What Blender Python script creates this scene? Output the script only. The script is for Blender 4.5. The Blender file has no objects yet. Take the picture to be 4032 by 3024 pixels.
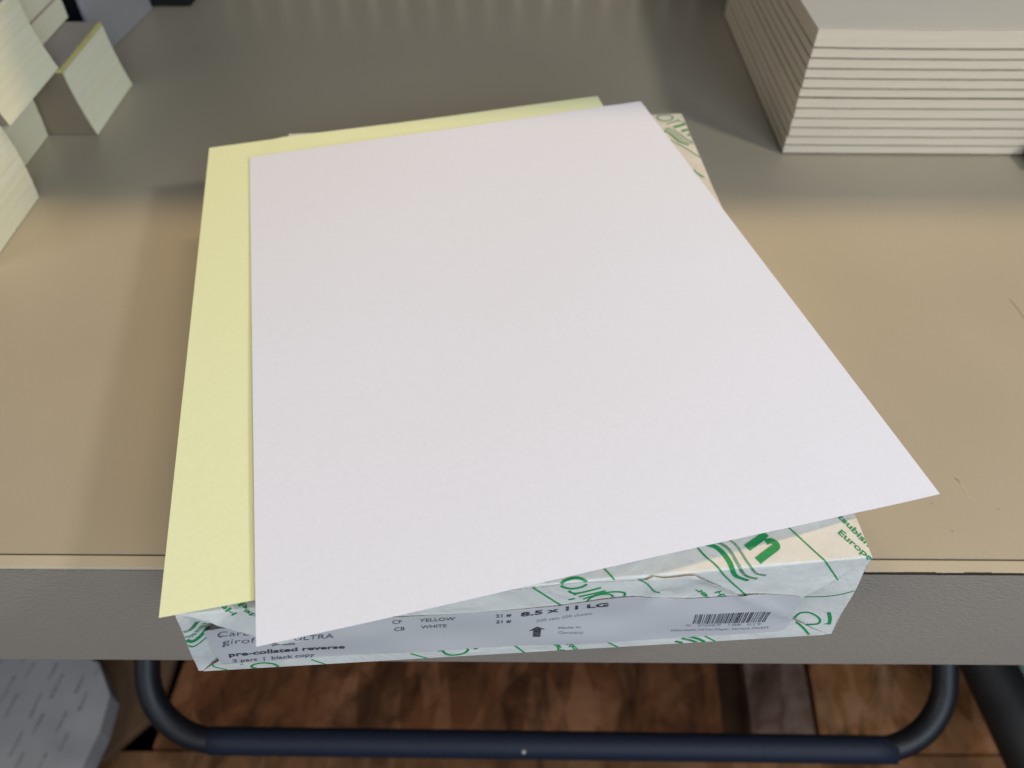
import bpy, bmesh, math, random
from mathutils import Vector, Matrix
random.seed(7)
scene = bpy.context.scene
col = scene.collection

# ------------------------------------------------------------------ camera
cam_d = bpy.data.cameras.new('camera')
cam = bpy.data.objects.new('camera', cam_d); col.objects.link(cam)
RX = Vector((0.9999829, 0.0042942, 0.00397105)); RU = Vector((-0.00584888, 0.73417928, 0.67893046)); RF = Vector((0, 0.67894207, -0.73419184))
CAM = Vector((0, 0, 0.2698568))
m = Matrix.Identity(4)
for i in range(3):
    m[i][0] = RX[i]; m[i][1] = RU[i]; m[i][2] = -RF[i]; m[i][3] = CAM[i]
cam.matrix_world = m
cam_d.sensor_width = 36; cam_d.lens = 28.083
cam_d.clip_start = 0.01; cam_d.clip_end = 50
cam_d.dof.use_dof = True; cam_d.dof.focus_distance = 0.275; cam_d.dof.aperture_fstop = 11
scene.camera = cam

# ------------------------------------------------------------------ world and lamps
w = bpy.data.worlds.new('World'); scene.world = w; w.use_nodes = True
bg = w.node_tree.nodes['Background']; bg.inputs[0].default_value = (0.62, 0.72, 1.0, 1); bg.inputs[1].default_value = 0.05

def area(name, loc, target, sx, sy, power, colr):
    l = bpy.data.lights.new(name, 'AREA'); l.shape = 'RECTANGLE'; l.size = sx; l.size_y = sy; l.energy = power; l.color = colr
    o = bpy.data.objects.new(name, l); col.objects.link(o)
    o.location = loc
    d = Vector(target) - Vector(loc)
    o.rotation_euler = d.to_track_quat('-Z', 'Y').to_euler()
    return o
area('ceiling_spot', (0.85, -0.105, 0.86), (0.1, 0.4, 0.03), 0.115, 0.115, 4.6, (1.0, 0.95, 0.88))
area('ceiling_tube', (0.1, 1.48, 1.68), (0.0, 0.25, 0), 1.3, 0.15, 22.5, (1.0, 0.71, 0.37))
area('window_light', (0.45, -0.88, 0.60), (-0.02, 0.25, 0), 0.9, 0.6, 12.4, (0.72, 0.85, 1.0))
area('left_fill', (-1.0, -0.45, 0.55), (0.0, 0.3, 0), 0.7, 0.5, 4.6, (1.0, 0.95, 0.88))  # added fill light, no window here; lifts the left-facing faces and fascia
scene.view_settings.view_transform = 'Standard'; scene.view_settings.look = 'None'
scene.view_settings.exposure = 0.05; scene.view_settings.gamma = 1.0
scene.view_settings.use_curve_mapping = False

# ------------------------------------------------------------------ helpers
def tag(o, label=None, cat=None, group=None, kind=None):
    if label: o['label'] = label
    if cat: o['category'] = cat
    if group: o['group'] = group
    if kind: o['kind'] = kind
    return o

def empty(name, loc):
    o = bpy.data.objects.new(name, None); col.objects.link(o); o.location = loc; o.empty_display_size = 0.02
    return o

def world_off(p):
    v = Vector((0, 0, 0))
    while p is not None:
        v += p.location; p = p.parent
    return v

class MB:
    """collects faces given in world space and links them as one mesh object"""
    def __init__(s): s.v = []; s.f = []; s.mi = []; s.sm = []
    def add(s, verts, faces, mi=0, smooth=False):
        b = len(s.v); s.v += [tuple(x) for x in verts]
        for f in faces: s.f.append([b + i for i in f]); s.mi.append(mi); s.sm.append(smooth)
    def box(s, x0, x1, y0, y1, z0, z1, mi=0):
        vs = [(x, y, z) for z in (z0, z1) for y in (y0, y1) for x in (x0, x1)]
        s.add(vs, [(0, 2, 3, 1), (4, 5, 7, 6), (0, 1, 5, 4), (2, 6, 7, 3), (0, 4, 6, 2), (1, 3, 7, 5)], mi)
    def grid(s, nu, nv, fn, mi=0, smooth=True):
        vs = [fn(i / nu, j / nv) for j in range(nv + 1) for i in range(nu + 1)]
        fs = [(j * (nu + 1) + i, j * (nu + 1) + i + 1, (j + 1) * (nu + 1) + i + 1, (j + 1) * (nu + 1) + i) for j in range(nv) for i in range(nu)]
        s.add(vs, fs, mi, smooth)
    def tube(s, pts, rads, n=20, mi=0, caps=True):
        rings = []; prev = None
        for i, p in enumerate(pts):
            t = (pts[min(i + 1, len(pts) - 1)] - pts[max(i - 1, 0)]).normalized()
            if prev is None:
                a = t.orthogonal().normalized()
            else:
                a = (prev - t * prev.dot(t)).normalized()
            prev = a; b = t.cross(a)
            rings.append([p + rads[i] * (math.cos(2 * math.pi * k / n) * a + math.sin(2 * math.pi * k / n) * b) for k in range(n)])
        vs = [v for r in rings for v in r]
        fs = [(i * n + k, i * n + (k + 1) % n, (i + 1) * n + (k + 1) % n, (i + 1) * n + k) for i in range(len(pts) - 1) for k in range(n)]
        s.add(vs, fs, mi, True)
        if caps:
            s.add(rings[0], [tuple(range(n))[::-1]], mi); s.add(rings[-1], [tuple(range(n))], mi)
    def build(s, name, mats, parent=None):
        off = world_off(parent)
        me = bpy.data.meshes.new(name)
        me.from_pydata([(x - off.x, y - off.y, z - off.z) for x, y, z in s.v], [], s.f)
        for mt in (mats if isinstance(mats, (list, tuple)) else [mats]): me.materials.append(mt)
        me.polygons.foreach_set('material_index', s.mi); me.polygons.foreach_set('use_smooth', s.sm)
        me.update()
        o = bpy.data.objects.new(name, me); col.objects.link(o); o.parent = parent
        return o

def bevel(o, wdt, seg=2):
    md = o.modifiers.new('bevel', 'BEVEL'); md.width = wdt; md.segments = seg; md.limit_method = 'ANGLE'; md.angle_limit = math.radians(40)

def crisp(o):
    md = o.modifiers.new('crisp', 'EDGE_SPLIT'); md.split_angle = math.radians(50)

class Mat:
    def __init__(s, name, base=(0.5, 0.5, 0.5), rough=0.5, spec=0.5):
        s.m = bpy.data.materials.new(name); s.m.use_nodes = True
        s.nt = s.m.node_tree; s.b = s.nt.nodes['Principled BSDF']
        s.b.inputs['Base Color'].default_value = (*base, 1); s.b.inputs['Roughness'].default_value = rough
        s.b.inputs['Specular IOR Level'].default_value = spec
        s.tc = s.nt.nodes.new('ShaderNodeTexCoord')
    def n(s, t, **kw):
        nd = s.nt.nodes.new(t)
        for k, v in kw.items(): setattr(nd, k, v)
        return nd
    def l(s, a, b): s.nt.links.new(a, b)
    def coords(s, scale=(1, 1, 1), rot=(0, 0, 0)):
        mp = s.n('ShaderNodeMapping'); mp.inputs['Scale'].default_value = scale; mp.inputs['Rotation'].default_value = rot
        s.l(s.tc.outputs['Object'], mp.inputs['Vector']); return mp.outputs['Vector']
    def noise(s, scale, detail=3, rough=0.5, vec=None, dist=0.0):
        nd = s.n('ShaderNodeTexNoise'); nd.inputs['Scale'].default_value = scale; nd.inputs['Detail'].default_value = detail
        nd.inputs['Roughness'].default_value = rough; nd.inputs['Distortion'].default_value = dist
        s.l(vec if vec is not None else s.tc.outputs['Object'], nd.inputs['Vector']); return nd.outputs['Fac']
    def ramp(s, fac, stops):
        r = s.n('ShaderNodeValToRGB'); e = r.color_ramp.elements
        while len(e) < len(stops): e.new(0.5)
        for i, (p, c) in enumerate(stops): e[i].position = p; e[i].color = (*c, 1)
        s.l(fac, r.inputs['Fac']); return r.outputs['Color']
    def mix(s, fac, a, b, mode='MIX'):
        mx = s.n('ShaderNodeMix', data_type='RGBA', blend_type=mode)
        for sock, v in ((mx.inputs[0], fac), (mx.inputs[6], a), (mx.inputs[7], b)):
            if isinstance(v, (int, float)): sock.default_value = v
            elif isinstance(v, tuple): sock.default_value = (*v, 1)
            else: s.l(v, sock)
        return mx.outputs[2]
    def color(s, sock): s.l(sock, s.b.inputs['Base Color'])
    def bump(s, fac, strength, dist):
        bp = s.n('ShaderNodeBump'); bp.inputs['Strength'].default_value = strength; bp.inputs['Distance'].default_value = dist
        s.l(fac, bp.inputs['Height']); s.l(bp.outputs['Normal'], s.b.inputs['Normal'])

# ------------------------------------------------------------------ materials
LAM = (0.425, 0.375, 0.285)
def laminate(name, texture):
    M_ = Mat(name, LAM, 0.34, 0.45)
    big = M_.noise(5, 3)
    c = M_.ramp(big, [(0.3, tuple(x * 0.93 for x in LAM)), (0.7, tuple(x * 1.05 for x in LAM))])
    fine = M_.noise(900, 2, 0.6)
    c = M_.mix(M_.ramp(fine, [(0.35, (0.16,) * 3), (0.6, (0.0,) * 3)]), c, tuple(x * 0.78 for x in LAM))
    vo = M_.n('ShaderNodeTexVoronoi'); vo.inputs['Scale'].default_value = 42; vo.inputs['Randomness'].default_value = 1
    M_.l(M_.tc.outputs['Object'], vo.inputs['Vector'])
    sp = M_.ramp(vo.outputs['Distance'], [(0.0, (1, 1, 1)), (0.035, (0, 0, 0))])
    gate = M_.ramp(M_.noise(9, 1), [(0.50, (0, 0, 0)), (0.55, (1, 1, 1))])
    c = M_.mix(M_.mix(1.0, sp, gate, 'MULTIPLY'), c, (0.10, 0.085, 0.06))
    M_.color(c)
    rg = M_.ramp(M_.noise(7, 5, 0.65, None, 1.5), [(0.30, (0.30,) * 3), (0.70, (0.46,) * 3)])
    M_.l(rg, M_.b.inputs['Roughness'])
    if texture:
        v = M_.coords((1, 1, 1.9), (0.5, 0.35, 0.3))
        n1 = M_.noise(520, 2, 0.5, v, 0.8)
        M_.bump(n1, 0.36, 0.0012)
    else:
        M_.bump(M_.noise(700, 2), 0.10, 0.0004)
    return M_.m
M_top = laminate('counter_laminate', False)
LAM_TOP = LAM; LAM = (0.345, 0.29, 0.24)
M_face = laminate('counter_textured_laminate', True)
def plain(name, base, rough=0.6, spec=0.3, nscale=60, amp=0.06, bump=0.0, bs=300, bd=0.0005):
    M_ = Mat(name, base, rough, spec)
    M_.color(M_.ramp(M_.noise(nscale, 4), [(0.3, tuple(x * (1 - amp) for x in base)), (0.7, tuple(min(1, x * (1 + amp)) for x in base))]))
    if bump: M_.bump(M_.noise(bs, 3), bump, bd)
    return M_.m
M_strip = plain('edge_strip_plastic', (0.47, 0.42, 0.32), 0.45, 0.4, 30, 0.04, 0.15, 500, 0.0004)
M_seam = plain('seam_dirt', (0.035, 0.028, 0.02), 0.9)
M_white = plain('white_paper', (0.75, 0.795, 0.93), 0.75, 0.15, 600, 0.018, 0.12, 1400, 0.0002)
M_yellow = plain('yellow_paper', (0.79, 0.855, 0.555), 0.75, 0.15, 600, 0.02, 0.12, 1400, 0.0002)
def wrap_mat():
    M_ = Mat('wrapper_paper', (0.74, 0.75, 0.72), 0.42, 0.4)
    M_.color(M_.ramp(M_.noise(160, 5, 0.7), [(0.3, (0.635, 0.625, 0.58)), (0.7, (0.715, 0.705, 0.65))]))
    a = M_.noise(42, 4, 0.6, None, 1.6)
    M_.bump(a, 0.42, 0.0022)
    return M_.m
M_wrap = wrap_mat()
M_label = plain('label_paper', (0.55, 0.535, 0.535), 0.38, 0.45, 40, 0.02, 0.10, 60, 0.001)
M_green = plain('green_ink', (0.018, 0.27, 0.085), 0.5, 0.3, 900, 0.15)
def ink_mat():
    M_ = Mat('black_ink', (0.03, 0.03, 0.04), 0.6, 0.3)
    M_.color(M_.ramp(M_.noise(1500, 2), [(0.45, (0.02, 0.02, 0.03)), (0.65, (0.16, 0.16, 0.18))]))
    return M_.m
M_ink = ink_mat()
M_inkf = plain('faint_ink', (0.30, 0.30, 0.32), 0.6, 0.3, 1500, 0.3)
M_inkt = plain('thin_ink', (0.10, 0.10, 0.12), 0.6, 0.3, 1500, 0.3)
def edges_mat(name, stops, sc=220, rot=(0, 0, 0)):
    M_ = Mat(name, stops[0][1], 0.8, 0.1)
    v = M_.coords((0.012, 0.012, 1.0), rot)
    c = M_.ramp(M_.noise(sc, 4, 0.75, v), stops)
    c = M_.mix(0.12, c, M_.ramp(M_.noise(sc * 6, 2, 0.6, v), [(0.3, (0.42, 0.41, 0.36)), (0.7, (0.9, 0.88, 0.82))]))
    M_.color(c)
    M_.bump(M_.noise(sc * 5, 2, 0.6, v), 0.5, 0.0006)
    return M_.m
M_padedge = edges_mat('pad_paper_edges', [(0.3, (0.60, 0.515, 0.395)), (0.7, (0.69, 0.595, 0.465))], 300)
M_padtop = plain('pad_top_sheet', (0.86, 0.78, 0.645), 0.75, 0.15, 20, 0.02)
M_board = plain('chipboard', (0.13, 0.09, 0.048), 0.9, 0.1, 200, 0.3)
M_setedge = edges_mat('carbonless_paper_edges', [(0.25, (0.82, 0.85, 0.74)), (0.42, (0.86, 0.85, 0.60)), (0.55, (0.89, 0.88, 0.68)), (0.64, (0.80, 0.81, 0.66)), (0.72, (0.88, 0.82, 0.44))], 95)
M_glue = plain('padding_glue_face', (0.225, 0.185, 0.125), 0.75, 0.2, 150, 0.04)
M_greytop = plain('grey_cover_sheet', (0.38, 0.335, 0.305), 0.8, 0.1, 80, 0.04)
M_yedge = plain('yellow_sheet_edges', (0.66, 0.62, 0.22), 0.8, 0.1, 300, 0.1)
M_pink = plain('pink_divider_sheet', (0.45, 0.33, 0.31), 0.8, 0.1)
M_panel = plain('painted_steel_panel', (0.34, 0.34, 0.35), 0.5, 0.3, 60, 0.03)
M_dark = plain('dark_steel', (0.012, 0.012, 0.012), 0.7, 0.2)
M_back = plain('back_panel_paint', (0.14, 0.125, 0.10), 0.6, 0.3)
M_slat = plain('slat_paint', (0.55, 0.50, 0.40), 0.5, 0.3)
M_tube = plain('black_tube_paint', (0.009, 0.009, 0.012), 0.5, 0.5, 200, 0.2)
M_grip = plain('navy_foam_grip', (0.009, 0.014, 0.030), 0.62, 0.4, 500, 0.25, 0.25, 900, 0.0004)
M_rivet = plain('rivet_metal', (0.45, 0.42, 0.38), 0.4, 0.5)
def wood(name, dark, mid, light, sx=1.0):
    """pressed flake board: large overlapping flakes, stains and scuffs"""
    M_ = Mat(name, mid, 0.7, 0.2)
    wv = M_.n('ShaderNodeTexNoise'); wv.inputs['Scale'].default_value = 9; M_.l(M_.tc.outputs['Object'], wv.inputs['Vector'])
    mp = M_.coords((44 * sx, 17 * sx, 3), (0, 0, 0.35))
    add = M_.n('ShaderNodeVectorMath', operation='MULTIPLY_ADD'); add.inputs[1].default_value = (1.6, 1.6, 0); M_.l(wv.outputs['Color'], add.inputs[0]); M_.l(mp, add.inputs[2])
    vo = M_.n('ShaderNodeTexVoronoi'); vo.inputs['Scale'].default_value = 1.0; M_.l(add.outputs[0], vo.inputs['Vector'])
    sep = M_.n('ShaderNodeSeparateColor'); M_.l(vo.outputs['Color'], sep.inputs[0])
    fl_ = M_.ramp(sep.outputs[0], [(0.15, dark), (0.55, mid), (0.95, light)])
    n1 = M_.noise(12, 6, 0.7, None, 0.9)
    c = M_.mix(0.62, fl_, M_.ramp(n1, [(0.32, dark), (0.5, mid), (0.70, light)]))
    n2 = M_.noise(13, 4, 0.6, M_.coords((1.6, 0.7, 1), (0, 0, -0.5)), 0.6)
    c = M_.mix(M_.ramp(n2, [(0.36, (0.7,) * 3), (0.50, (0.0,) * 3)]), c, tuple(x * 0.35 for x in dark))
    M_.color(c); M_.bump(n1, 0.4, 0.004)
    return M_.m
M_wA = wood('worn_dark_boards', (0.068, 0.022, 0.008), (0.195, 0.072, 0.026), (0.38, 0.17, 0.08))
M_wB = wood('greyish_board', (0.09, 0.045, 0.028), (0.165, 0.092, 0.065), (0.27, 0.18, 0.14))
M_wC = wood('orange_board', (0.16, 0.058, 0.016), (0.32, 0.135, 0.045), (0.48, 0.25, 0.13))
M_wD = wood('front_rail_wood', (0.13, 0.055, 0.02), (0.24, 0.11, 0.045), (0.33, 0.17, 0.08))
M_gap = plain('dark_wood_gap', (0.055, 0.026, 0.014), 0.8, 0.1, 30, 0.4)
M_card = plain('brown_board', (0.15, 0.085, 0.045), 0.8, 0.1, 14, 0.25)
M_under = plain('dark_ground', (0.010, 0.008, 0.007), 0.9, 0.1)
M_pkg = plain('grey_white_wrap', (0.40, 0.385, 0.385), 0.5, 0.3, 20, 0.10, 0.3, 40, 0.002)
M_pkgink = plain('faded_green_print', (0.20, 0.215, 0.205), 0.6, 0.2)
M_rubber = plain('dark_rubber', (0.020, 0.017, 0.015), 0.6, 0.4, 40, 0.3)
M_blue = plain('dark_blue_plastic', (0.03, 0.04, 0.06), 0.4, 0.4)

# ------------------------------------------------------------------ the counter and what stands round it
YF, CT = 0.1533, 0.081          # front arris and thickness of the counter
X0, X1, YB = -1.1, 1.1, 0.76
ct = empty('countertop', (0, YF, -CT))
tag(ct, 'grey beige laminate countertop with a rounded edge strip, carrying all the paper', 'countertop')
b = MB(); b.box(X0, X1, 0.1597, YB, -0.030, 0.0)
def line3(mb, pts, wdt, mi):
    for p, q_ in zip(pts[:-1], pts[1:]):
        d = Vector((q_[0] - p[0], q_[1] - p[1])); nrm = Vector((-d.y, d.x)).normalized() * wdt / 2
        mb.add([(p[0] + nrm.x, p[1] + nrm.y, 0.00012), (p[0] - nrm.x, p[1] - nrm.y, 0.00012), (q_[0] - nrm.x, q_[1] - nrm.y, 0.00012), (q_[0] + nrm.x, q_[1] + nrm.y, 0.00012)], [(0, 1, 2, 3)], mi)
M_scr = plain('pale_scratch', (0.53, 0.48, 0.38), 0.6)
M_scd = plain('dark_scuff', (0.27, 0.23, 0.17), 0.7)
line3(b, [(0.1858, 0.1948), (0.1862, 0.1910), (0.1868, 0.1868)], 0.0004, 1)
line3(b, [(0.1840, 0.1975), (0.1850, 0.1972), (0.1857, 0.1955)], 0.0003, 2)
line3(b, [(0.2545, 0.3110), (0.2556, 0.3031), (0.2560, 0.2940)], 0.0004, 2)
line3(b, [(0.1700, 0.1850), (0.1704, 0.1846)], 0.0007, 2); line3(b, [(0.1735, 0.1720), (0.1741, 0.1718)], 0.0006, 2)
o = b.build('top_panel', [M_top, M_scr, M_scd], ct)
b = MB(); b.box(X0, X1, YF, 0.1591, -0.0300, 0.0); o = b.build('edge_strip', M_strip, ct); bevel(o, 0.0006, 2)
b = MB(); b.box(X0, X1, YF + 0.0006, 0.1597, -0.0305, -0.0015); b.box(X0, X1, YF - 0.00005, 0.1592, -0.0016, -0.0010)
# ragged dark line of old glue along the arris
x = -0.30
while x < 0.34:
    L = random.uniform(0.004, 0.014)
    if x > 0.09:
        b.box(x, x + L, YF - 0.0003, YF + 0.0001 + random.random() * 0.0003, -0.0006, 0.00008 + 0.00008 * random.random())
    x += L
b.build('glue_seam', M_seam, ct)
b = MB(); b.box(X0, X1, YF - 0.0002, YB, -CT, -0.0308); b.box(X0, X1, YF - 0.0002, YF + 0.0004, -0.0308, -0.0012)
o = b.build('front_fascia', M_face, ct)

bp = MB(); bp.box(X0, X1, 0.697, 0.715, 0.0005, 0.2498); bpo = empty('back_panel', (0, 0.697, 0))
tag(bpo, 'dark upright back panel with narrow pale slats behind the counter', 'back panel')
bp.build('panel_board', M_back, bpo)
sl = MB()
for i in range(40):
    sx = -0.49 + i * 0.0245
    sl.box(sx, sx + 0.007, 0.691, 0.6965, 0.0005, 0.030)
so = sl.build('slats', M_slat, bpo)
sh = MB(); sh.box(X0, X1, 0.562, 1.15, 0.25, 0.27)
tag(sh.build('overhead_shelf', M_back), 'dark brown shelf board above the back of the counter', 'shelf')

# ------------------------------------------------------------------ pale divider and the black things beside it
def prism(pts, z0, z1, mb, mi=0):
    n = len(pts)
    mb.add([(p[0], p[1], z0) for p in pts] + [(p[0], p[1], z1) for p in pts],
           [tuple(range(n))[::-1], tuple(range(n, 2 * n))] + [(i, (i + 1) % n, n + (i + 1) % n, n + i) for i in range(n)], mi)
b = MB(); prism([(-0.3018, 0.5718), (-0.2919, 0.6590), (-0.2955, 0.6594), (-0.3056, 0.5722)], 0.0003, 0.2495, b)
o = b.build('divider_panel', M_panel); bevel(o, 0.0008)
tag(o, 'upright bluish grey metal divider standing behind the left paper blocks', 'divider')
b = MB(); prism([(-0.3075, 0.583), (-0.300, 0.655), (-0.42, 0.66), (-0.43, 0.583)], 0.0003, 0.20, b)
o = b.build('black_box', M_dark); bevel(o, 0.002)
tag(o, 'matt black upright box wedged on the left of the grey divider', 'box')
b = MB(); b.box(-0.300, -0.262, 0.664, 0.690, 0.0003, 0.21)
o = b.build('black_post', M_dark); bevel(o, 0.002)
tag(o, 'black square post rising at the far end of the grey divider', 'post')

# ------------------------------------------------------------------ left: blocks of carbonless paper
def block(name, xr, y0, y1, z0, z1, xl, label, shear=(0, 0), yel=False, bow=0.0, pink=False):
    """right face at xr (shifted by shear at its top), sheets lying flat"""
    e = empty(name, ((xl + xr) / 2, (y0 + y1) / 2, z0))
    tag(e, label, 'paper block', 'blocks of cut paper at the left end of the counter')
    b = MB(); N = 22
    def X(y, z):
        t = (z - z0) / (z1 - z0); r = random.uniform(-1, 1) * 0.00007
        return xr + shear[0] * t + bow * math.sin(math.pi * t) + r
    zt = z1 - (0.0022 if yel else 0)
    rows = [z0 + (zt - z0) * j / N for j in range(N + 1)]
    jit = [random.uniform(-1, 1) * 0.00025 for _ in rows]
    fr = [(X(y0, z) + jit[j] * 0, z) for j, z in enumerate(rows)]
    def pt(j, side, back):
        t = (rows[j] - z0) / (z1 - z0); yy = (y1 if back else y0) + shear[1] * t
        return ((fr[j][0] if side else xl), yy, rows[j])
    for j in range(N):
        b.add([pt(j, 1, 0), pt(j, 1, 1), pt(j + 1, 1, 1), pt(j + 1, 1, 0)], [(0, 1, 2, 3)], 0)
        b.add([pt(j, 0, 0), pt(j, 1, 0), pt(j + 1, 1, 0), pt(j + 1, 0, 0)], [(0, 1, 2, 3)], 1)
        b.add([pt(j, 1, 1), pt(j, 0, 1), pt(j + 1, 0, 1), pt(j + 1, 1, 1)], [(0, 1, 2, 3)], 1)
    b.add([pt(0, 0, 0), pt(0, 0, 1), pt(0, 1, 1), pt(0, 1, 0)], [(0, 1, 2, 3)], 1)
    b.add([pt(N, 0, 0), pt(N, 1, 0), pt(N, 1, 1), pt(N, 0, 1)], [(0, 1, 2, 3)], 2)
    b.add([pt(0, 0, 0), pt(N, 0, 0), pt(N, 0, 1), pt(0, 0, 1)], [(0, 1, 2, 3)], 1)
    b.build('paper_body', [M_setedge, M_glue, M_greytop], e)
    if yel:
        y_ = MB(); xx = xr + shear[0] - 0.0004; y_.box(xl, xx, y0 + shear[1] - 0.0002, y1 + shear[1], zt + 0.00005, z1 - 0.0004)
        y_.build('yellow_sheets', M_yedge, e)
        y_ = MB(); y_.box(xl, xx - 0.0012, y0 + shear[1], y1 + shear[1] - 0.001, z1 - 0.0004, z1); y_.build('cover_sheet', M_greytop, e)
    if pink:
        y_ = MB(); y_.box(xl, xr + shear[0] + 0.0003, y0, y1, z1, z1 + 0.0007); y_.build('pink_sheet', M_pink, e)
    return e
block('paper_block', -0.2672, 0.4650, 0.5330, 0.0004, 0.0440, -0.42, 'pale paper block nearest the grey divider, yellow sheets along its top edge', (-0.0058, 0), True, -0.0012)
block('paper_block', -0.2985, 0.3964, 0.4634, 0.0004, 0.0432, -0.42, 'pale paper block sitting back on the counter under the overhanging upper block', (0.0, 0), False, 0.0012)
block('paper_block', -0.2738, 0.3970, 0.4645, 0.0450, 0.0900, -0.42, 'streaky upper paper block that overhangs the recessed block below it', (-0.0065, 0), False, -0.002)
block('paper_block', -0.2768, 0.3280, 0.3957, 0.0004, 0.0458, -0.42, 'front paper block on the counter, cut by the left frame edge and nearest the ream', (-0.0012, 0), False, 0.0015)
block('paper_block', -0.2960, 0.4655, 0.5375, 0.0446, 0.0590, -0.42, 'thin paper block resting on the yellow topped block, just below a pink sheet', (0, 0), False, 0.0, True)
block('paper_block', -0.2964, 0.4655, 0.5390, 0.0599, 0.0880, -0.42, 'greyish paper block lying on the pink sheet, the highest one beside the divider', (-0.002, 0), False, 0.001)

# ------------------------------------------------------------------ right: the stack of twelve pads
zs = [0.0002, 0.00596, 0.0120, 0.0180, 0.02424, 0.03079, 0.03747, 0.04336, 0.0494, 0.05533, 0.0614, 0.06741, 0.0785]
ordn = ['bottom', 'eleventh', 'tenth', 'ninth', 'eighth', 'seventh', 'sixth', 'fifth', 'fourth', 'third', 'second', 'top']
def pad(i):
    z0, z1 = zs[i], zs[i + 1]
    if i == 11: lab = 'thick white notepad on the very top of the right hand stack, its blank sheet showing'
    elif i == 0: lab = 'white notepad at the bottom of the right hand stack, lying on the counter'
    elif i == 5: lab = 'seventh white notepad from the top, over the widest dark gap in the right stack'.replace('over', 'just under')
    else: lab = ordn[i] + ' white notepad counted from the thick top pad of the right stack'
    jx = random.uniform(-0.0004, 0.0004); jy = random.uniform(-0.0005, 0.0004)
    x0, y0, x1, y1 = 0.1690 + jx, 0.4470 + jy, 0.455, 0.6535
    e = empty('notepad', (x0, y0, z0)); tag(e, lab, 'notepad', 'white notepads stacked at the right of the counter')
    gap = 0.0015 if i == 6 else 0.00105
    bd = MB(); pb = MB(); NX, NY = 24, 16
    sag = lambda x, y, z: (z / 0.0785) * (-0.0011 * math.sin(math.pi * min(1, max(0, (y - y0) / (y1 - y0)))) - 0.0006 * math.sin(math.pi * (x - x0) / 0.16)) + random.uniform(-1, 1) * 0.00006
    def slab(mb, xa, ya, za, zb, mt):
        # perimeter of columns
        per = [(xa + (x1 - xa) * k / NX, ya) for k in range(NX)] + [(x1, ya + (y1 - ya) * k / NY) for k in range(NY)] + \
              [(x1 - (x1 - xa) * k / NX, y1) for k in range(NX)] + [(xa, y1 - (y1 - ya) * k / NY) for k in range(NY)]
        n = len(per); lo = [(x, y, za + sag(x, y, za)) for x, y in per]; hi = [(x, y, zb + sag(x, y, zb)) for x, y in per]
        mb.add(lo + hi, [(k, (k + 1) % n, n + (k + 1) % n, n + k) for k in range(n)], 0)
        mb.grid(NX, NY, lambda u, v: (xa + (x1 - xa) * u, ya + (y1 - ya) * v, zb + (zb / 0.0785) * (-0.0011 * math.sin(math.pi * v) - 0.0006 * math.sin(math.pi * ((x1 - xa) * u) / 0.16))), mt)
    slab(bd, x0 + 0.0007, y0 + 0.0009, z0 + 0.00012, z0 + gap, 0)
    slab(pb, x0, y0, z0 + gap + 0.00003, z1, 1)
    pb.build('paper_block', [M_padedge, M_padtop], e); bd.build('backing_board', M_board, e)
for i in range(12): pad(i)
b = MB(); b.box(0.318, 0.46, 0.424, 0.444, 0.0003, 0.012)
o = b.build('dark_blue_ruler', M_blue); bevel(o, 0.002, 3)
o.name = 'dark_blue_bar'; tag(o, 'dark blue plastic bar at the foot of the notepad stack', 'bar')

# ------------------------------------------------------------------ the wrapped ream
TL, TR, BR, BL = Vector((-0.10242, 0.11314, 0.0425)), Vector((0.11447, 0.13199, 0.0475)), Vector((0.094, 0.41519, 0.0445)), Vector((-0.12289, 0.39634, 0.0415))
FL, FR = Vector((-0.10731, 0.11381, 0.0004)), Vector((0.11451, 0.12866, 0.0004))
KL, KR = BL + Vector((0, 0, -0.0411)), BR + Vector((0, 0, -0.0441))
WD, HF, LT, RR = 220.0, 46.0, 283.0, 0.9     # unrolled wrapper in millimetres: s across, w < 0 down the front end, w > 0 over the top
def flat(s, w_):
    u = s / WD
    if w_ <= 0:
        v = (w_ + HF) / HF; return (FL.lerp(FR, u)).lerp(TL.lerp(TR, u), v)
    return (TL.lerp(TR, u)).lerp(BL.lerp(BR, u), w_ / LT)
def surf0(s, w_):
    if abs(w_) < RR:
        t = (w_ + RR) / (2 * RR); a, c, d = flat(s, -RR), flat(s, 0), flat(s, RR)
        return a * (1 - t) ** 2 + c * 2 * t * (1 - t) + d * t * t
    return flat(s, w_)
def wrinkle(s, w_):
    return (0.00022 * math.sin(s * 0.11 + w_ * 0.17) + 0.00018 * math.sin(s * 0.043 - w_ * 0.21 + 1)) * min(1, abs(w_) / 6) * (1 if w_ > 0 else min(1, (w_ + 46) / 8))
def surf(s, w_, d=0.0):
    p = surf0(s, w_); a = surf0(s + 0.5, w_) - surf0(s - 0.5, w_); c = surf0(s, w_ + 0.5) - surf0(s, w_ - 0.5)
    return p + a.cross(c).normalized() * (d * 0.001 + wrinkle(s, w_))
def sm(t): t = max(0.0, min(1.0, t)); return t * t * (3 - 2 * t)
def seg_dist(p, a, b_):
    ax, ay = b_[0] - a[0], b_[1] - a[1]; t = max(0, min(1, ((p[0] - a[0]) * ax + (p[1] - a[1]) * ay) / (ax * ax + ay * ay)))
    return math.hypot(p[0] - a[0] - t * ax, p[1] - a[1] - t * ay)

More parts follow.
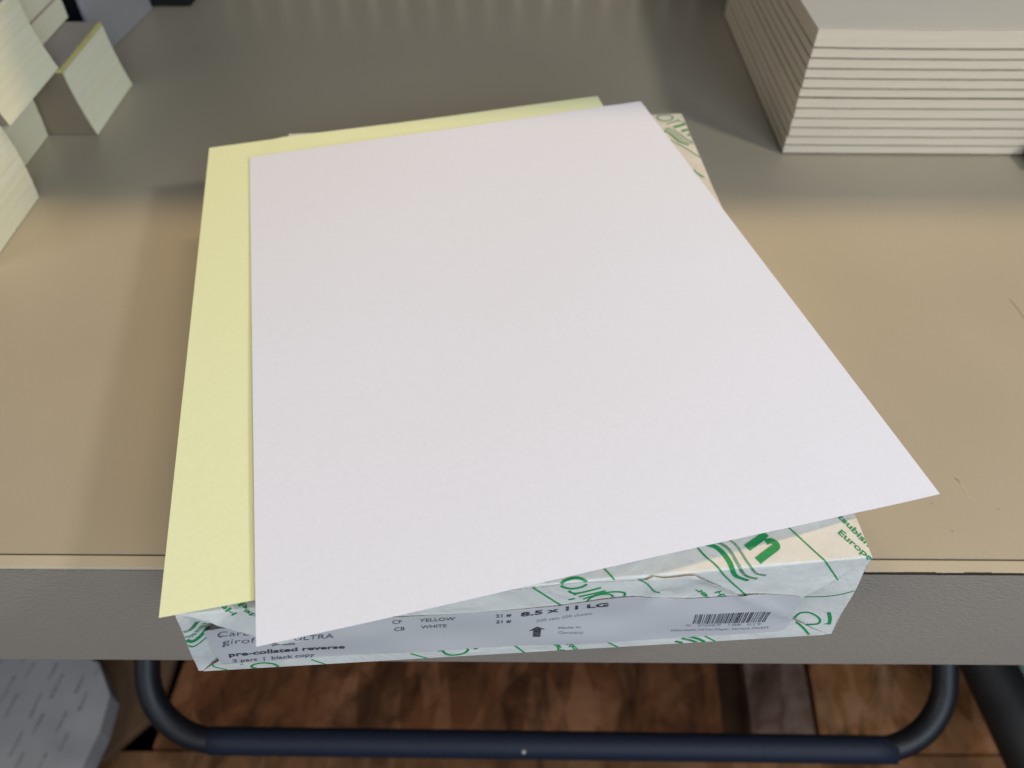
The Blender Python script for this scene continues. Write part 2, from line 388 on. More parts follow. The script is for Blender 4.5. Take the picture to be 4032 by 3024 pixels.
def cut_poly(poly, gs, gw, extra_w=(), extra_s=()):
    """n-gon in (s, w) cut along a grid so that it can follow the surface"""
    bm = bmesh.new(); vs = [bm.verts.new((x, y, 0)) for x, y in poly]; f = bm.faces.new(vs)
    bmesh.ops.triangulate(bm, faces=[f]); return slice_bm(bm, gs, gw, extra_w, extra_s)
def slice_bm(bm, gs, gw, extra_w=(), extra_s=()):
    xs = [v.co.x for v in bm.verts]; ys = [v.co.y for v in bm.verts]
    cuts = [((k * gs, 0, 0), (1, 0, 0)) for k in range(int(min(xs) // gs), int(max(xs) // gs) + 2)] + [((0, k * gw, 0), (0, 1, 0)) for k in range(int(min(ys) // gw), int(max(ys) // gw) + 2)]
    cuts += [((0, e, 0), (0, 1, 0)) for e in extra_w if min(ys) < e < max(ys)] + [((e, 0, 0), (1, 0, 0)) for e in extra_s]
    for co, no in cuts:
        bmesh.ops.bisect_plane(bm, geom=bm.verts[:] + bm.edges[:] + bm.faces[:], dist=1e-6, plane_co=co, plane_no=no)
    bm.verts.index_update()
    return bm
FOLD = (-0.9, -0.6, -0.3, 0.0, 0.3, 0.6, 0.9)
def put(mb, bm, dfun, mi, smooth=True):
    vs = [surf(v.co.x, v.co.y, dfun(v.co.x, v.co.y)) for v in bm.verts]
    fs = []
    for f in bm.faces:
        f.normal_update(); ids = [v.index for v in f.verts]
        fs.append(ids if f.normal.z > 0 else ids[::-1])
    mb.add(vs, fs, mi, smooth); bm.free()

def spline(pts, n=8):
    if len(pts) < 3: return pts
    out = []; P = [pts[0]] + list(pts) + [pts[-1]]
    for i in range(1, len(P) - 2):
        for k in range(n):
            t = k / n; r = []
            for c in (0, 1):
                a, b_, c_, d_ = P[i - 1][c], P[i][c], P[i + 1][c], P[i + 2][c]
                r.append(0.5 * (2 * b_ + (c_ - a) * t + (2 * a - 5 * b_ + 4 * c_ - d_) * t * t + (3 * b_ - a - 3 * c_ + d_) * t ** 3))
            out.append(tuple(r))
    out.append(pts[-1]); return out
def stroke(mb, pts, wdt, dfun, mi, clip=None, hatch=None, taper=None):
    """a printed line of given width (mm) along a smooth path in (s, w)"""
    P = spline(pts)
    Q = [P[0]]
    for p in P[1:]:
        q_ = Q[-1]; L = math.hypot(p[0] - q_[0], p[1] - q_[1]); k = max(1, int(L / (hatch or 0.8)))
        for i in range(1, k + 1): Q.append((q_[0] + (p[0] - q_[0]) * i / k, q_[1] + (p[1] - q_[1]) * i / k))
    L_, R_ = [], []
    for i, p in enumerate(Q):
        a, c = Q[max(0, i - 1)], Q[min(len(Q) - 1, i + 1)]; dx, dy = c[0] - a[0], c[1] - a[1]; h = math.hypot(dx, dy) or 1
        wd = wdt if taper is None else wdt * (1 + taper * math.sin(math.pi * i / (len(Q) - 1)))
        L_.append((p[0] - dy / h * wd / 2, p[1] + dx / h * wd / 2)); R_.append((p[0] + dy / h * wd / 2, p[1] - dx / h * wd / 2))
    for i in range(len(Q) - 1):
        if hatch and i % 2: continue
        quad = [R_[i], R_[i + 1], L_[i + 1], L_[i]]
        if clip:
            cx = sum(p[0] for p in quad) / 4; cy = sum(p[1] for p in quad) / 4
            if not clip(cx, cy): continue
        quad = [(min(max(x, 0.03), WD - 0.03), max(y, -HF + 0.05)) for x, y in quad]
        mb.add([surf(x, y, dfun(x, y)) for x, y in quad], [(0, 1, 2, 3)], mi, False)
dg = None
def text_bm(txt, weight=0.0):
    cu = bpy.data.curves.new('text', 'FONT'); cu.body = txt; cu.size = 1; cu.offset = weight; cu.fill_mode = 'FRONT'; cu.resolution_u = 4
    ob = bpy.data.objects.new('text', cu); col.objects.link(ob)
    bpy.context.view_layer.update()
    me = bpy.data.meshes.new_from_object(ob.evaluated_get(bpy.context.evaluated_depsgraph_get()))
    bm = bmesh.new(); bm.from_mesh(me)
    bpy.data.objects.remove(ob); bpy.data.curves.remove(cu); bpy.data.meshes.remove(me)
    return bm
def cap_of():
    bm = text_bm('H'); h = max(v.co.y for v in bm.verts); bm.free(); return h
CAPH = cap_of()
def letter(mb, txt, p0, p1, pt, dfun, mi, weight=0.0, clip=None, gs=4, gw=3):
    """text with its baseline from p0 to p1; pt is where the cap height over p0 ends (all in (s, w))"""
    bm = text_bm(txt, weight); xs = [v.co.x for v in bm.verts]; x0, x1 = min(xs), max(xs)
    for v in bm.verts:
        a = (v.co.x - x0) / (x1 - x0); c = v.co.y / CAPH
        v.co = (p0[0] + (p1[0] - p0[0]) * a + (pt[0] - p0[0]) * c, p0[1] + (p1[1] - p0[1]) * a + (pt[1] - p0[1]) * c, 0)
    slice_bm(bm, gs, gw, FOLD)
    # cut away what would fall off the sheet
    for co, no in (((0.05, 0, 0), (-1, 0, 0)), ((WD - 0.05, 0, 0), (1, 0, 0)), ((0, -HF + 0.05, 0), (0, -1, 0)), ((0, LT - 0.05, 0), (0, 1, 0))):
        bmesh.ops.bisect_plane(bm, geom=bm.verts[:] + bm.edges[:] + bm.faces[:], dist=1e-6, plane_co=co, plane_no=no, clear_outer=True)
    if clip:
        co, no = clip
        bmesh.ops.bisect_plane(bm, geom=bm.verts[:] + bm.edges[:] + bm.faces[:], dist=1e-6, plane_co=(*co, 0), plane_no=(*no, 0), clear_outer=True)
    bm.verts.index_update()
    put(mb, bm, dfun, mi, False)

ream = empty('paper_ream', ((FL + KR) / 2))
tag(ream, 'white paper ream in green printed wrapper lying under the two loose sheets', 'paper ream')

# -- wrapper: top and upper end flap in one sheet, tucked sides below it, box round the rest
LEDGE = [(0.0, 0.9), (6.8, 0.3), (11.1, -4.4), (17.2, -11.2), (30.0, -24.0)]
def d_top(s, w_):
    d = 0.0
    if w_ < 0:
        k = min(seg_dist((s, w_), LEDGE[i], LEDGE[i + 1]) for i in range(1, 4))
        d += 1.7 * math.exp(-k / 5.0) * sm(-w_ / 6) * (1 if s < 60 else 0)
        d += 0.0
    else:
        d += 0.5 * math.sin(math.pi * s / WD) * sm(w_ / 30)
    return d
def d_tuckR(s, w_): return -3.2 * sm((WD - s) / 22) - 0.05 + (0.5 * math.exp(-((w_ + 40) / 6) ** 2) * sm((WD - s) / 8))
def d_tuckL(s, w_): return -3.6 * sm(s / 14) - 0.05
wr = MB()
flap_poly = [(0, LT), (0, 0.9), (0.5, 0.2), (6.8, 0.3), (11.1, -4.4), (17.2, -11.2), (30, -24), (50, -30), (190, -30), (203.2, -20.2), (211.6, -10.4), (WD, -0.9), (WD, LT)]
put(wr, cut_poly(flap_poly, 5.5, 5.5, FOLD), d_top, 0)
put(wr, cut_poly([(175, -HF), (WD, -HF), (WD, -0.4), (175, -0.4)], 3, 3), d_tuckR, 0)
put(wr, cut_poly([(0, -HF), (40, -HF), (40, -1.0), (0, 0.2)], 2.5, 3), d_tuckL, 0)
def quadf(a, b_, c, d, n1=1, n2=1): wr.grid(n1, n2, lambda u, v: (a.lerp(b_, u)).lerp(d.lerp(c, u), v), 0, False)
quadf(FR, KR, BR, surf(WD, 0), 30, 4); quadf(KL, FL, surf(0, 0), BL, 30, 4); quadf(KR, KL, BL, BR, 20, 4); quadf(FL, KL, KR, FR)
ins = Vector((0, 0.0035, 0)); wr.add([FL + ins, FR + ins, TR + ins - Vector((0, 0, .002)), TL + ins - Vector((0, 0, .002))], [(0, 1, 2, 3)], 0)
T15 = lambda s, w_: d_top(s, w_) + 0.12
# print on the wrapper
stroke(wr, [(190.5, 24), (196.8, 13.1), (204.1, 0.7), (212.1, -11.4)], 0.55, T15, 1)
stroke(wr, [(164.0, 11.5), (164.9, 8.8), (166.9, 5.0), (169.3, 2.0), (171.8, -2.2), (176.1, -8.4), (181.5, -15.3), (186, -21)], 0.6, T15, 1)
stroke(wr, [(164.5, 11), (168.4, 9.2), (171.1, 7.8), (173.0, 5.1), (174.1, 2.2), (174.6, -0.4), (176.8, -4.6), (181.5, -8.0)], 1.15, T15, 1, None, None, 0.5)
stroke(wr, [(168.5, 12), (172.0, 9.6), (174.3, 7.7), (175.5, 5.3), (176.3, 2.4), (177.5, -1.1), (180.4, -5.1), (184.2, -7.2)], 1.1, T15, 1, None, 0.16)
stroke(wr, [(172.5, 12.5), (176.0, 10.1), (177.6, 8.1), (178.6, 5.3), (179.6, 2.1), (180.9, -0.7), (183.3, -3.9), (186.6, -5.4)], 0.9, T15, 1, None, 0.16)
# the bold m of the logo, drawn as strokes: two legs and an arch
stroke(wr, [(180.9, 6.6), (186.0, 9.6), (188.6, 11.6)], 2.5, T15, 1)
stroke(wr, [(187.6, 8.2), (189.6, 8.6), (190.9, 7.2), (190.4, 5.6)], 2.0, T15, 1)
stroke(wr, [(183.2, 1.9), (187.0, 4.2), (190.4, 6.2)], 2.6, T15, 1)
letter(wr, 'Mitsubishi', (211.9, 19.3), (220.3, 2.6), (213.6, 20.3), T15, 1, 0.02)
letter(wr, 'Europe', (211.9, 9.4), (218.9, -1.6), (213.6, 10.6), T15, 1, 0.02)
# left end of the top flap
letter(wr, 'GmbH', (8.0, 8.8), (17.3, -2.5), (9.6, 9.8), T15, 1, 0.02, ((0, -8), (0, -1)))
letter(wr, 'Paper', (18.9, 1.7), (28.0, -9.0), (20.3, 2.9), T15, 1, 0.02)
# tucked left end
TL15 = lambda s, w_: d_tuckL(s, w_) + 0.15
for pts, wd, hh in ([(0.3, -13.3), (2.7, -12.4), (5.3, -8.4)], 1.6, 0.2), ([(0.3, -17.2), (2.8, -16.7), (6.8, -11.6)], 1.6, 0.45), ([(0.3, -19.2), (1.7, -21.1), (4.4, -19.3), (7.4, -15.4)], 1.5, None), ([(0.2, -23.2), (1.4, -24.6), (3.4, -23.6), (8, -19.9)], 0.55, None):
    stroke(wr, pts, wd, TL15, 1, None, hh)
# tucked right end
TR15 = lambda s, w_: d_tuckR(s, w_) + 0.15
stroke(wr, [(198, -26), (203.7, -24.7), (208.6, -23.4), (214.2, -21.2), (219.6, -18.2)], 0.4, TR15, 1)
stroke(wr, [(205.3, -37.5), (205.8, -35.8), (206.9, -34.3), (209.4, -33.8), (212.4, -35.4), (213.8, -37.5), (213.6, -39.1), (212.3, -39.8), (210.0, -40.4)], 0.75, TR15, 1)
stroke(wr, [(215.4, -32.4), (216.9, -36.3), (217.5, -39.8)], 1.2, TR15, 1); stroke(wr, [(215.7, -39.5), (217.5, -39.0)], 0.4, TR15, 1)
# the half of the inverted logo that lies on the top, above the flap edge
stroke(wr, [(119.7, -0.3), (121.3, 0.8), (124.0, 1.35), (126.1, 0.9), (128.0, -0.4)], 0.95, T15, 1)
stroke(wr, [(131.5, 7.5), (133.5, 4.5), (136.8, -0.6)], 0.55, T15, 1)
stroke(wr, [(115.6, 1.3), (118.4, 2.6), (121, 4.0)], 0.9, T15, 1); stroke(wr, [(124.4, 2.8), (127, 4.0)], 0.7, T15, 1)
# far right corner of the top
stroke(wr, [(209.5, 281.6), (206.3, 281.0), (205.3, 278.6), (207.3, 275.8), (210.3, 275.3), (213.2, 276.8), (214.0, 279.6), (212.2, 281.5), (209.5, 281.6)], 0.8, T15, 1)
stroke(wr, [(209.2, 272.4), (213.4, 273.9), (217.2, 275.8)], 0.8, T15, 1)
stroke(wr, [(215.6, 274.8), (217.8, 274.3), (219.6, 272.8)], 0.5, T15, 1)
stroke(wr, [(212.5, 269.0), (216.5, 270.2), (219.7, 271.7)], 2.0, T15, 1); stroke(wr, [(215.9, 264.6), (219.8, 266.0)], 2.0, T15, 1); stroke(wr, [(218.3, 260.0), (219.8, 260.6)], 1.8, T15, 1)
stroke(wr, [(205.6, 265.2), (208.4, 264.5), (210.4, 259.9), (212.4, 253.8), (216.5, 249.6)], 1.3, T15, 1)
stroke(wr, [(206.6, 266.6), (209.6, 266.4), (212.4, 261.3), (214.6, 255.0), (218.8, 250.6)], 1.2, T15, 1, None, 0.25)
stroke(wr, [(207.6, 268.0), (211.1, 267.6), (214.2, 262.4), (216.6, 256.6), (219.5, 252.2)], 1.2, T15, 1, None, 0.2)
stroke(wr, [(206.0, 258.2), (206.8, 257.0), (213.9, 246.9), (219.8, 236.9)], 0.6, T15, 1)
letter(wr, 'Paper', (212.4, 225.2), (217.2, 217.6), (214.0, 226.6), T15, 1, 0.02)
# left back corner, showing behind the yellow sheet
stroke(wr, [(0.4, 270), (5, 281)], 0.8, T15, 1); stroke(wr, [(2, 262), (14, 281)], 0.6, T15, 1)
wo = wr.build('wrapper', [M_wrap, M_green], ream)

# -- the lower end flap folded up over the end
def bf_top(s): return -1.0 + 0.55 * math.sin(s * 0.16 + 0.6)
def bump_(s): return math.exp(-((s - 149.2) / 2.6) ** 2)
def d_bf(s, w_):
    d = 0.28 + 0.05 * sm((w_ + 10) / 9)
    d += 0.95 * bump_(s) * sm((w_ + 16) / 14) + 0.8 * math.exp(-((s - 158) / 9) ** 2) * sm((w_ + 18) / 14)
    d -= 0.9 * math.exp(-((s - 155) / 5) ** 2) * math.exp(-((w_ + 12) / 4) ** 2)
    k = seg_dist((s, w_), (163.2, -1.0), (216, -44.5)); d += 1.2 * math.exp(-k / 1.9) * sm((w_ + 40) / 16)
    return d
fl = MB()
outl = [(1.6, -HF), (8.8, -36.5), (25, -22), (48, -5)]
for k in range(0, 59):
    s = 52 + k * 1.9
    outl.append((s, bf_top(s) + 1.3 * bump_(s)))
outl += [(163.6, -1.0), (180.0, -16.0), (196, -30), (204.0, -35.2), (212, -41.6), (217.2, -44.6), (217.4, -HF)]
put(fl, cut_poly(outl, 2.4, 2.4), d_bf, 0)
B15 = lambda s, w_: d_bf(s, w_) + 0.14
def G(pts, wd, clip=None, hatch=None): stroke(fl, pts, wd, B15, 1, clip, hatch)
G([(5.6, -40.0), (5.9, -42.5), (9.8, -45.9)], 0.5)
G([(17.9, -44.6), (18.6, -42.8), (20.4, -41.7), (22.6, -41.5), (25.2, -42.6), (26.6, -44.6), (26.8, -45.8)], 0.9); G([(17.9, -44.6), (19.4, -45.9)], 0.9)
G([(14.5, -41.5), (15.6, -41.4)], 0.4)
G([(38.5, -41.5), (42.9, -45.9)], 0.5); G([(72.1, -41.0), (77.7, -45.9)], 0.6)
G([(82.9, -39.6), (83.3, -41.4), (84.5, -43.5), (86.7, -44.5), (89.5, -43.8), (91.2, -42.1), (91.5, -40.2), (90.6, -39.0)], 0.9)
G([(81.4, -40.5), (82.8, -40.1)], 0.4); G([(95.0, -38.6), (94.7, -40.0), (93.7, -40.8)], 0.9)
G([(105.0, -36.0), (111.2, -45.9)], 0.6)
letter(fl, 'Paper', (125.3, -45.9), (119.2, -34.7), (123.5, -46.9), B15, 1, 0.02)
letter(fl, 'GmbH', (131.4, -48.2), (126.2, -38.7), (129.6, -49.2), B15, 1, 0.02)
G([(139.2, -41.2), (143.9, -45.9)], 0.6)
G([(111.0, -0.8), (120.7, -13.3), (123, -16)], 0.6)
G([(119.8, -0.9), (121.0, -2.1), (123.5, -3.1), (126.3, -2.6), (128.0, -1.2)], 0.95)
G([(122.6, -4.2), (123.8, -5.7), (126.4, -5.9), (132.8, -3.7)], 0.85); G([(124.4, -7.1), (126.6, -5.8)], 0.8)
G([(126.3, -8.6), (134.5, -5.7)], 0.85); G([(123.2, -10.3), (125.1, -9.7)], 0.9)
G([(127.9, -10.4), (130.5, -8.7), (133.7, -7.2), (136.5, -6.8), (139.0, -7.1), (141.0, -8.2), (141.2, -10.2)], 0.8)
G([(129.4, -12.4), (130.2, -9.9), (132.7, -8.2), (136.1, -8.2), (137.6, -10.4)], 0.7)
G([(144.7, -1.0), (147.8, -3.3), (151.2, -8.8), (155.6, -14.3)], 0.55)
letter(fl, 'Paper', (177.0, -24.0), (165.4, -9.3), (175.2, -24.9), B15, 1, 0.02)
letter(fl, 'GmbH', (181.5, -23.5), (173.2, -12.0), (179.7, -24.6), B15, 1, 0.02, ((176.5, -12.5), (0.62, 0.78)))
G([(168.2, -41.5), (169.8, -42.4), (172.2, -43.8), (174.6, -45.9)], 1.1); G([(166.0, -42.6), (169.4, -44.3), (172.0, -45.9)], 1.1, None, 0.2); G([(163.9, -44.3), (166.8, -45.7)], 1.1, None, 0.2)
G([(173.7, -41.7), (178.3, -45.9)], 0.6); G([(204.6, -36.0), (208.3, -40.3), (211.6, -45.0)], 0.8)
fo = fl.build('folded_flap', [M_wrap, M_green], ream)
# top part of the o that carries on above the flap edge
# (printed on the wrapper itself)
wr2 = MB()
# -- the label stuck over the folds
def d_lb(s, w_):
    d = d_bf(s, w_) + 0.24
    d += 0.5 * math.exp(-((s - 140) / 10) ** 2) * sm((w_ + 26) / 12)
    if s < 12: d += 0.4
    d += 0.18 * math.sin(s * 0.12) * sm((w_ + 34) / 16)
    # follow the diagonal edge of the flap underneath
    x = (s - 180.0) * 0.66 + (w_ + 16.0) * 0.75
    d += 0.15 * sm(-x / 3)
    return d
lb = MB()
lab = [(9.9, -38.9), (9.0, -37.6), (7.0, -13.0), (7.2, -11.6), (8.4, -10.9), (30, -11.2), (60, -12.1), (90, -13.3), (112.0, -13.4), (120.7, -13.4), (129.4, -11.9), (134.1, -10.7), (140.4, -10.1), (144.9, -10.5), (147.8, -11.4), (151.4, -13.3), (155.0, -14.2), (162.3, -15.0), (171.2, -15.6), (179.2, -15.5), (183.3, -15.6), (191.1, -16.9), (199.9, -18.8), (201.7, -19.4), (202.5, -20.6), (202.4, -36), (201.6, -39.4), (199.6, -40.9), (190, -41.0), (170, -41.4), (140, -41.3), (110, -39.6), (80, -39.2), (40, -39.2), (12, -39.3)]
put(lb, cut_poly(lab, 2.4, 2.4), d_lb, 0)
P15 = lambda s, w_: d_lb(s, w_) + 0.14
letter(lb, 'Carbonless', (10.6, -17.1), (34.0, -18.3), (11.2, -13.3), P15, 3, -0.012)
letter(lb, 'giroform', (11.4, -22.9), (30.6, -24.0), (12.0, -19.2), P15, 3, -0.014)
letter(lb, 'ULTRA', (34.3, -23.9), (47.1, -23.3), (34.7, -20.6), P15, 3, -0.006)
letter(lb, 'pre-collated reverse', (12.2, -32.5), (50.2, -33.0), (12.4, -29.5), P15, 1, 0.025)
letter(lb, '2 part  |  black copy', (12.7, -37.9), (39.7, -38.3), (12.9, -35.3), P15, 3, 0.006)
letter(lb, 'CF', (66.5, -16.5), (69.5, -16.7), (66.5, -14.2), P15, 3, 0)
letter(lb, 'CB', (66.9, -21.7), (70.3, -21.8), (67.0, -19.3), P15, 3, 0)
letter(lb, 'YELLOW', (75.2, -16.8), (86.6, -17.2), (75.3, -14.5), P15, 3, 0)
letter(lb, 'WHITE', (75.7, -21.9), (84.0, -22.4), (75.7, -19.6), P15, 3, 0)
letter(lb, '21 #', (100.0, -17.3), (105.0, -17.4), (99.9, -15.3), P15, 1, 0.005)
letter(lb, '21 #', (100.3, -21.8), (105.2, -21.8), (100.2, -19.7), P15, 1, 0.005)
letter(lb, '8.5 x 11 LG', (108.2, -18.0), (136.6, -15.6), (108.0, -15.4), P15, 1, 0.03)
letter(lb, '250 sets 500 sheets', (113.6, -22.8), (132.0, -21.1), (113.5, -21.1), P15, 2, 0.0)
put(lb, cut_poly([(114.1, -26.0), (111.6, -28.6), (113.0, -28.5), (113.2, -33.0), (115.7, -33.2), (115.6, -28.0), (116.9, -28.2)], 3, 2), P15, 1, False)
letter(lb, 'Made in', (121.5, -28.7), (129.0, -29.3), (121.4, -27.1), P15, 2, 0.004)
letter(lb, 'Germany', (121.7, -31.9), (130.4, -32.9), (121.6, -30.2), P15, 2, 0.004)
rb = random.Random(5); x = 0.0
while x < 1.0:
    wd = rb.choice([0.006, 0.006, 0.011, 0.016]); gp = rb.choice([0.009, 0.014, 0.016, 0.024])
    a0 = (167.2 + 26 * x, -24.8 - 2.1 * x); a1 = (167.4 + 25.4 * x, -31.2 - 2.6 * x)
    b0 = (167.2 + 26 * (x + wd), -24.8 - 2.1 * (x + wd)); b1 = (167.4 + 25.4 * (x + wd), -31.2 - 2.6 * (x + wd))
    nseg = 4
    for k in range(nseg):
        t0, t1 = k / nseg, (k + 1) / nseg; L = lambda p, q_, t: (p[0] + (q_[0] - p[0]) * t, p[1] + (q_[1] - p[1]) * t)
        qd = [L(a0, a1, t1), L(b0, b1, t1), L(b0, b1, t0), L(a0, a1, t0)]
        lb.add([surf(s, w_, P15(s, w_)) for s, w_ in qd], [(0, 1, 2, 3)], 3 if wd < 0.01 else 1)
    x += wd + gp
letter(lb, '0  30059  188  019', (165.6, -32.9), (192.1, -35.7), (165.4, -31.4), P15, 2, 0.0)
letter(lb, 'Mitsubishi HiTec Paper Europe GmbH', (161.0, -36.3), (195.2, -38.3), (160.8, -34.8), P15, 2, 0.004)
for k, off in enumerate((0.0, 0.8, 1.6)):
    stroke(lb, [(26.8, -27.2 + off), (29.4, -26.2 + off), (31.2, -27.1 + off), (34.3, -27.0 + off)], 0.22, P15, 1)
lo = lb.build('label', [M_label, M_ink, M_inkf, M_inkt], ream)
for o, t in ((fo, 0.12), (lo, 0.10)):
    md = o.modifiers.new('thickness', 'SOLIDIFY'); md.thickness = t * 0.001; md.offset = -1; crisp(o)

# ------------------------------------------------------------------ the two loose sheets
def ream_z(x, y):
    u = Vector((math.cos(0.0867), math.sin(0.0867))); v = Vector((-u.y, u.x)); d = Vector((x - TL.x, y - TL.y))
    a, c = d.dot(u) / 0.2177, d.dot(v) / 0.2840
    z = (TL.z * (1 - a) + TR.z * a) * (1 - c) + (BL.z * (1 - a) + BR.z * a) * c + 0.0006
    e = min(a + 0.0, 1 - a) * 0.2177; f = min(c, 1 - c) * 0.284
    return z if min(e, f) > -0.002 else None
Y4 = [(-0.1629, 0.3827, 0.0408), (0.0476, 0.4283, 0.0479), (0.1067, 0.1571, 0.0485), (-0.1037, 0.1088, 0.0497)]
S4 = [(-0.1377, 0.3696, 0.0433), (0.0713, 0.4210, 0.0487), (0.1437, 0.1554, 0.0487), (-0.0725, 0.0993, 0.0515)]
def bil(Q, u, v):
    a = Vector(Q[0]).lerp(Vector(Q[1]), u); c = Vector(Q[3]).lerp(Vector(Q[2]), u); return a.lerp(c, v)
def smax(a, b_, k=0.0012):
    h = max(0, min(1, 0.5 + 0.5 * (a - b_) / k)); return b_ * (1 - h) + a * h + k * h * (1 - h)
def sheet_pt(Q, lift, u, v, others):
    p = bil(Q, u, v)
    p.z -= 0.0016 * math.sin(math.pi * v) * math.sin(math.pi * u) * 1.0
    p.z += 0.0008 * math.sin(2.3 * math.pi * u + 0.6) * math.sin(1.7 * math.pi * v + 0.2) * math.sin(math.pi * u) ** 0.5
    rz = ream_z(p.x, p.y)
    if rz is not None: p.z = smax(p.z, rz + lift)
    for oq in others:
        # height of the sheet below, from its own plane
        a = Vector(oq[1]) - Vector(oq[0]); c = Vector(oq[3]) - Vector(oq[0]); d = p - Vector(oq[0])
        uu = d.xy.dot(a.xy.normalized()) / a.xy.length; vv = d.xy.dot(c.xy.normalized()) / c.xy.length
        if -0.02 < uu < 1.02 and -0.02 < vv < 1.02:
            q_ = sheet_pt(oq, 0.0004, min(1, max(0, uu)), min(1, max(0, vv)), [])
            p.z = smax(p.z, q_.z + 0.0003, 0.0006)
    return p
def sheet(name, Q, lift, others, mat, label):
    b = MB(); b.grid(44, 56, lambda u, v: sheet_pt(Q, lift, u, 1 - v, others), 0, True)
    o = b.build(name, mat); md = o.modifiers.new('thickness', 'SOLIDIFY'); md.thickness = 0.00011; md.offset = 1; crisp(o)
    tag(o, label, 'paper sheet'); return o
sheet('paper_sheet', Y4, 0.0004, [], M_yellow, 'yellow blank sheet lying on the ream, mostly hidden under the white sheet')
sheet('paper_sheet', S4, 0.0008, [Y4], M_white, 'large white blank sheet lying askew on top of the yellow sheet')

# ------------------------------------------------------------------ below the counter
def at_depth(px, py, d):       # a point of the rail's plane, given on a 2212-wide grid
    return CAM + (RF + RX * ((px - 1106) / 1725.56) - RU * ((py - 829.5) / 1725.56)) * d
rail = empty('tube_rail', at_depth(1106, 1609, 0.6))
tag(rail, 'black bent tube rail with a dark navy foam grip hanging below the counter', 'rail')
def pa(px, py): return at_depth(px, py, 0.6)
path = [pa(318, 1415) + RU * 0.325]
path += [pa(318, 1415 + k * 16) for k in range(2)]
cxL, cyL, rad = 318 + 150, 1450, 150
for k in range(0, 13):
    a = math.pi - k / 12 * math.pi / 2; path.append(pa(cxL + rad * math.cos(a), cyL + rad * math.sin(a)))
for px in range(520, 1900, 60): path.append(pa(px, 1600 + 20 * (px - 468) / 1424))
cxR = 2042 - 150
for k in range(0, 13):
    a = math.pi / 2 - k / 12 * math.pi / 2; path.append(pa(cxR + rad * math.cos(a), cyL + 20 + rad * math.sin(a)))
path += [pa(2042, 1440), pa(2042, 1415), pa(2042, 1415) + RU * 0.325]
b = MB(); b.tube(path, [0.0093] * len(path), 24); b.build('tube', M_tube, rail)
gp = [pa(455 + k * 1475 / 30, 1600 + 20 * k / 30) for k in range(31)]
g = MB(); g.tube([gp[0] - RX * 0.0004] + gp + [gp[-1] + RX * 0.0004], [0.0094] + [0.0101] * 31 + [0.0094], 28)
grip = g.build('grip', M_grip, rail)
b = MB(); c = pa(1131, 1611) - RF * 0.0098
b.tube([c, c - RF * 0.0006, c - RF * 0.0011], [0.0017, 0.0016, 0.0008], 12); b.build('rivet', M_rivet, grip)

b = MB(); b.box(-3, 3, -2, 3, -0.66, -0.64, 4)
FZ = -0.60
def board(x0, x1, y0, y1, z, mi, tl=0.0):
    b.add([(x0, y0, z), (x1, y0, z), (x1 + tl, y1, z), (x0 + tl, y1, z), (x0, y0, z - 0.035), (x1, y0, z - 0.035), (x1 + tl, y1, z - 0.035), (x0 + tl, y1, z - 0.035)],
          [(0, 1, 2, 3), (0, 4, 5, 1), (1, 5, 6, 2), (2, 6, 7, 3), (3, 7, 4, 0)], mi)
board(-0.372, 0.224, 0.285, 0.9, FZ, 0, 0.045); board(0.255, 0.322, 0.285, 0.9, FZ, 1, 0.045); board(0.325, 0.66, 0.285, 0.9, FZ + 0.004, 2, 0.06)
board(-0.9, 0.95, 0.10, 0.282, FZ - 0.002, 3); board(0.20, 0.35, 0.285, 0.9, FZ - 0.022, 5)
tag(b.build('floor', [M_wA, M_wB, M_wC, M_wD, M_under, M_gap]), kind='structure')
b = MB(); prism([(-0.52, 0.268), (-0.415, 0.268), (-0.372, 0.318), (-0.372, 0.62), (-0.55, 0.62)], FZ + 0.0005, FZ + 0.012, b)
o = b.build('brown_board', M_card); bevel(o, 0.002)
tag(o, 'plain brown board lying on the floor beside the wrapped bundle', 'board')

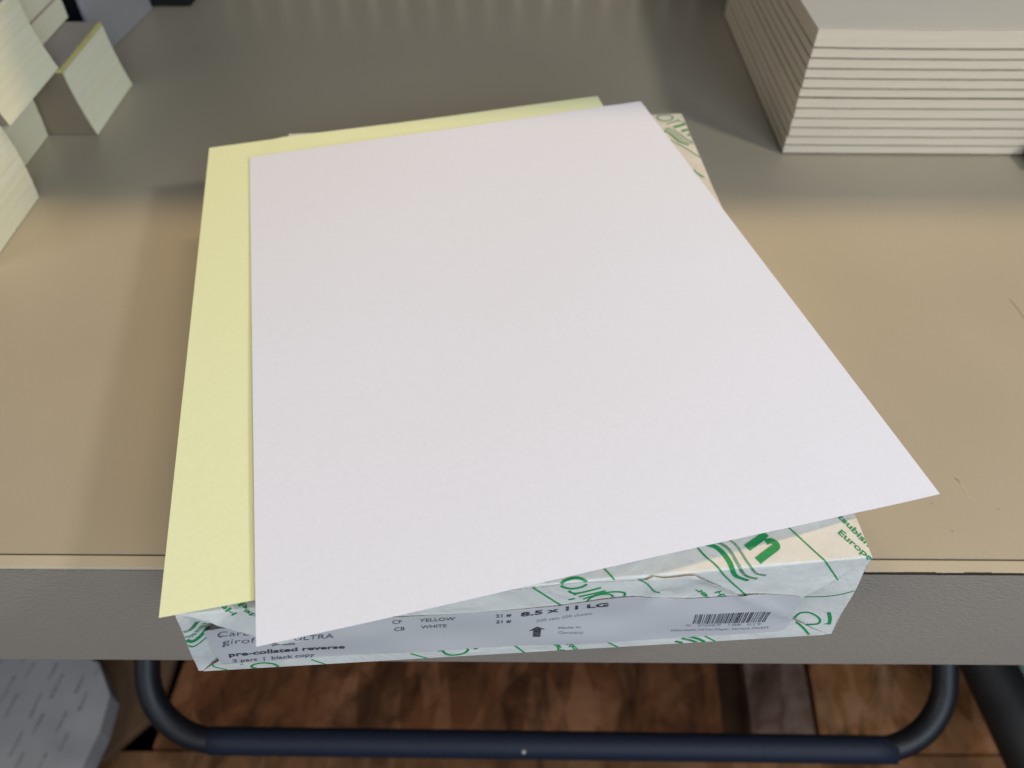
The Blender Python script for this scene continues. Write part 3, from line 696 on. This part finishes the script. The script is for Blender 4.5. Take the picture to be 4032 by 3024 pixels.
# wrapped bundle at the lower left
pk = MB(); PT = [(x * 1.204, y * 1.204) for x, y in [(-0.60, 0.306), (-0.385, 0.306), (-0.3655, 0.298), (-0.3455, 0.270), (-0.3435, 0.240), (-0.352, 0.175), (-0.60, 0.17)]]
PZ = -0.561
prism(PT, FZ + 0.0125, PZ, pk)
rp = random.Random(3)
for cxp in range(-54, -34, 1):
    x = cxp / 100 + 0.002 * rp.random(); y = 0.185
    if cxp % 3 == 0: continue
    while y < 0.298:
        L = rp.uniform(0.0012, 0.0038)
        if math.sin(y * 190 + cxp * 3) > -0.35 and x + 0.1 * (y - 0.27) < -0.356:
            xs_ = x + 0.10 * (y - 0.25); wd = rp.choice([0.0012, 0.0018, 0.0024])
            pk.add([(px_ * 1.204, py_ * 1.204, PZ + 0.0004) for px_, py_ in ((xs_, y), (xs_ + wd, y), (xs_ + wd + 0.001, y + L), (xs_ + 0.001, y + L))], [(0, 1, 2, 3)], 1)
        y += L + rp.uniform(0.0006, 0.0014)
o = pk.build('wrapped_bundle', [M_pkg, M_pkgink])
tag(o, 'grey white wrapped bundle with columns of faded print at the lower left', 'bundle')

# dark bar and pale wrapped bundle at the lower right
b = MB(); p0, p1 = at_depth(2077, 1330, 0.78), at_depth(2272, 1700, 0.72)
b.tube([p0.lerp(p1, t / 12) for t in range(13)], [0.0215 + 0.0006 * t for t in range(13)], 28)
tag(b.build('rubber_bar', M_rubber), 'thick dark rubber covered bar slanting down at the lower right corner', 'bar')
b = MB(); q0 = at_depth(2235, 1450, 0.80)
b.box(q0.x - 0.012, q0.x + 0.15, q0.y - 0.03, q0.y + 0.09, FZ - 0.038, q0.z)
b.box(q0.x - 0.0123, q0.x + 0.0, q0.y - 0.010, q0.y + 0.012, q0.z - 0.02, q0.z + 0.0004, 1)
o = b.build('wrapped_bundle', [plain('pale_wrap', (0.55, 0.54, 0.48), 0.5, 0.3), plain('green_wrap_mark', (0.30, 0.42, 0.30), 0.6)])
tag(o, 'pale wrapped bundle peeking out at the right frame edge behind the dark bar', 'bundle')
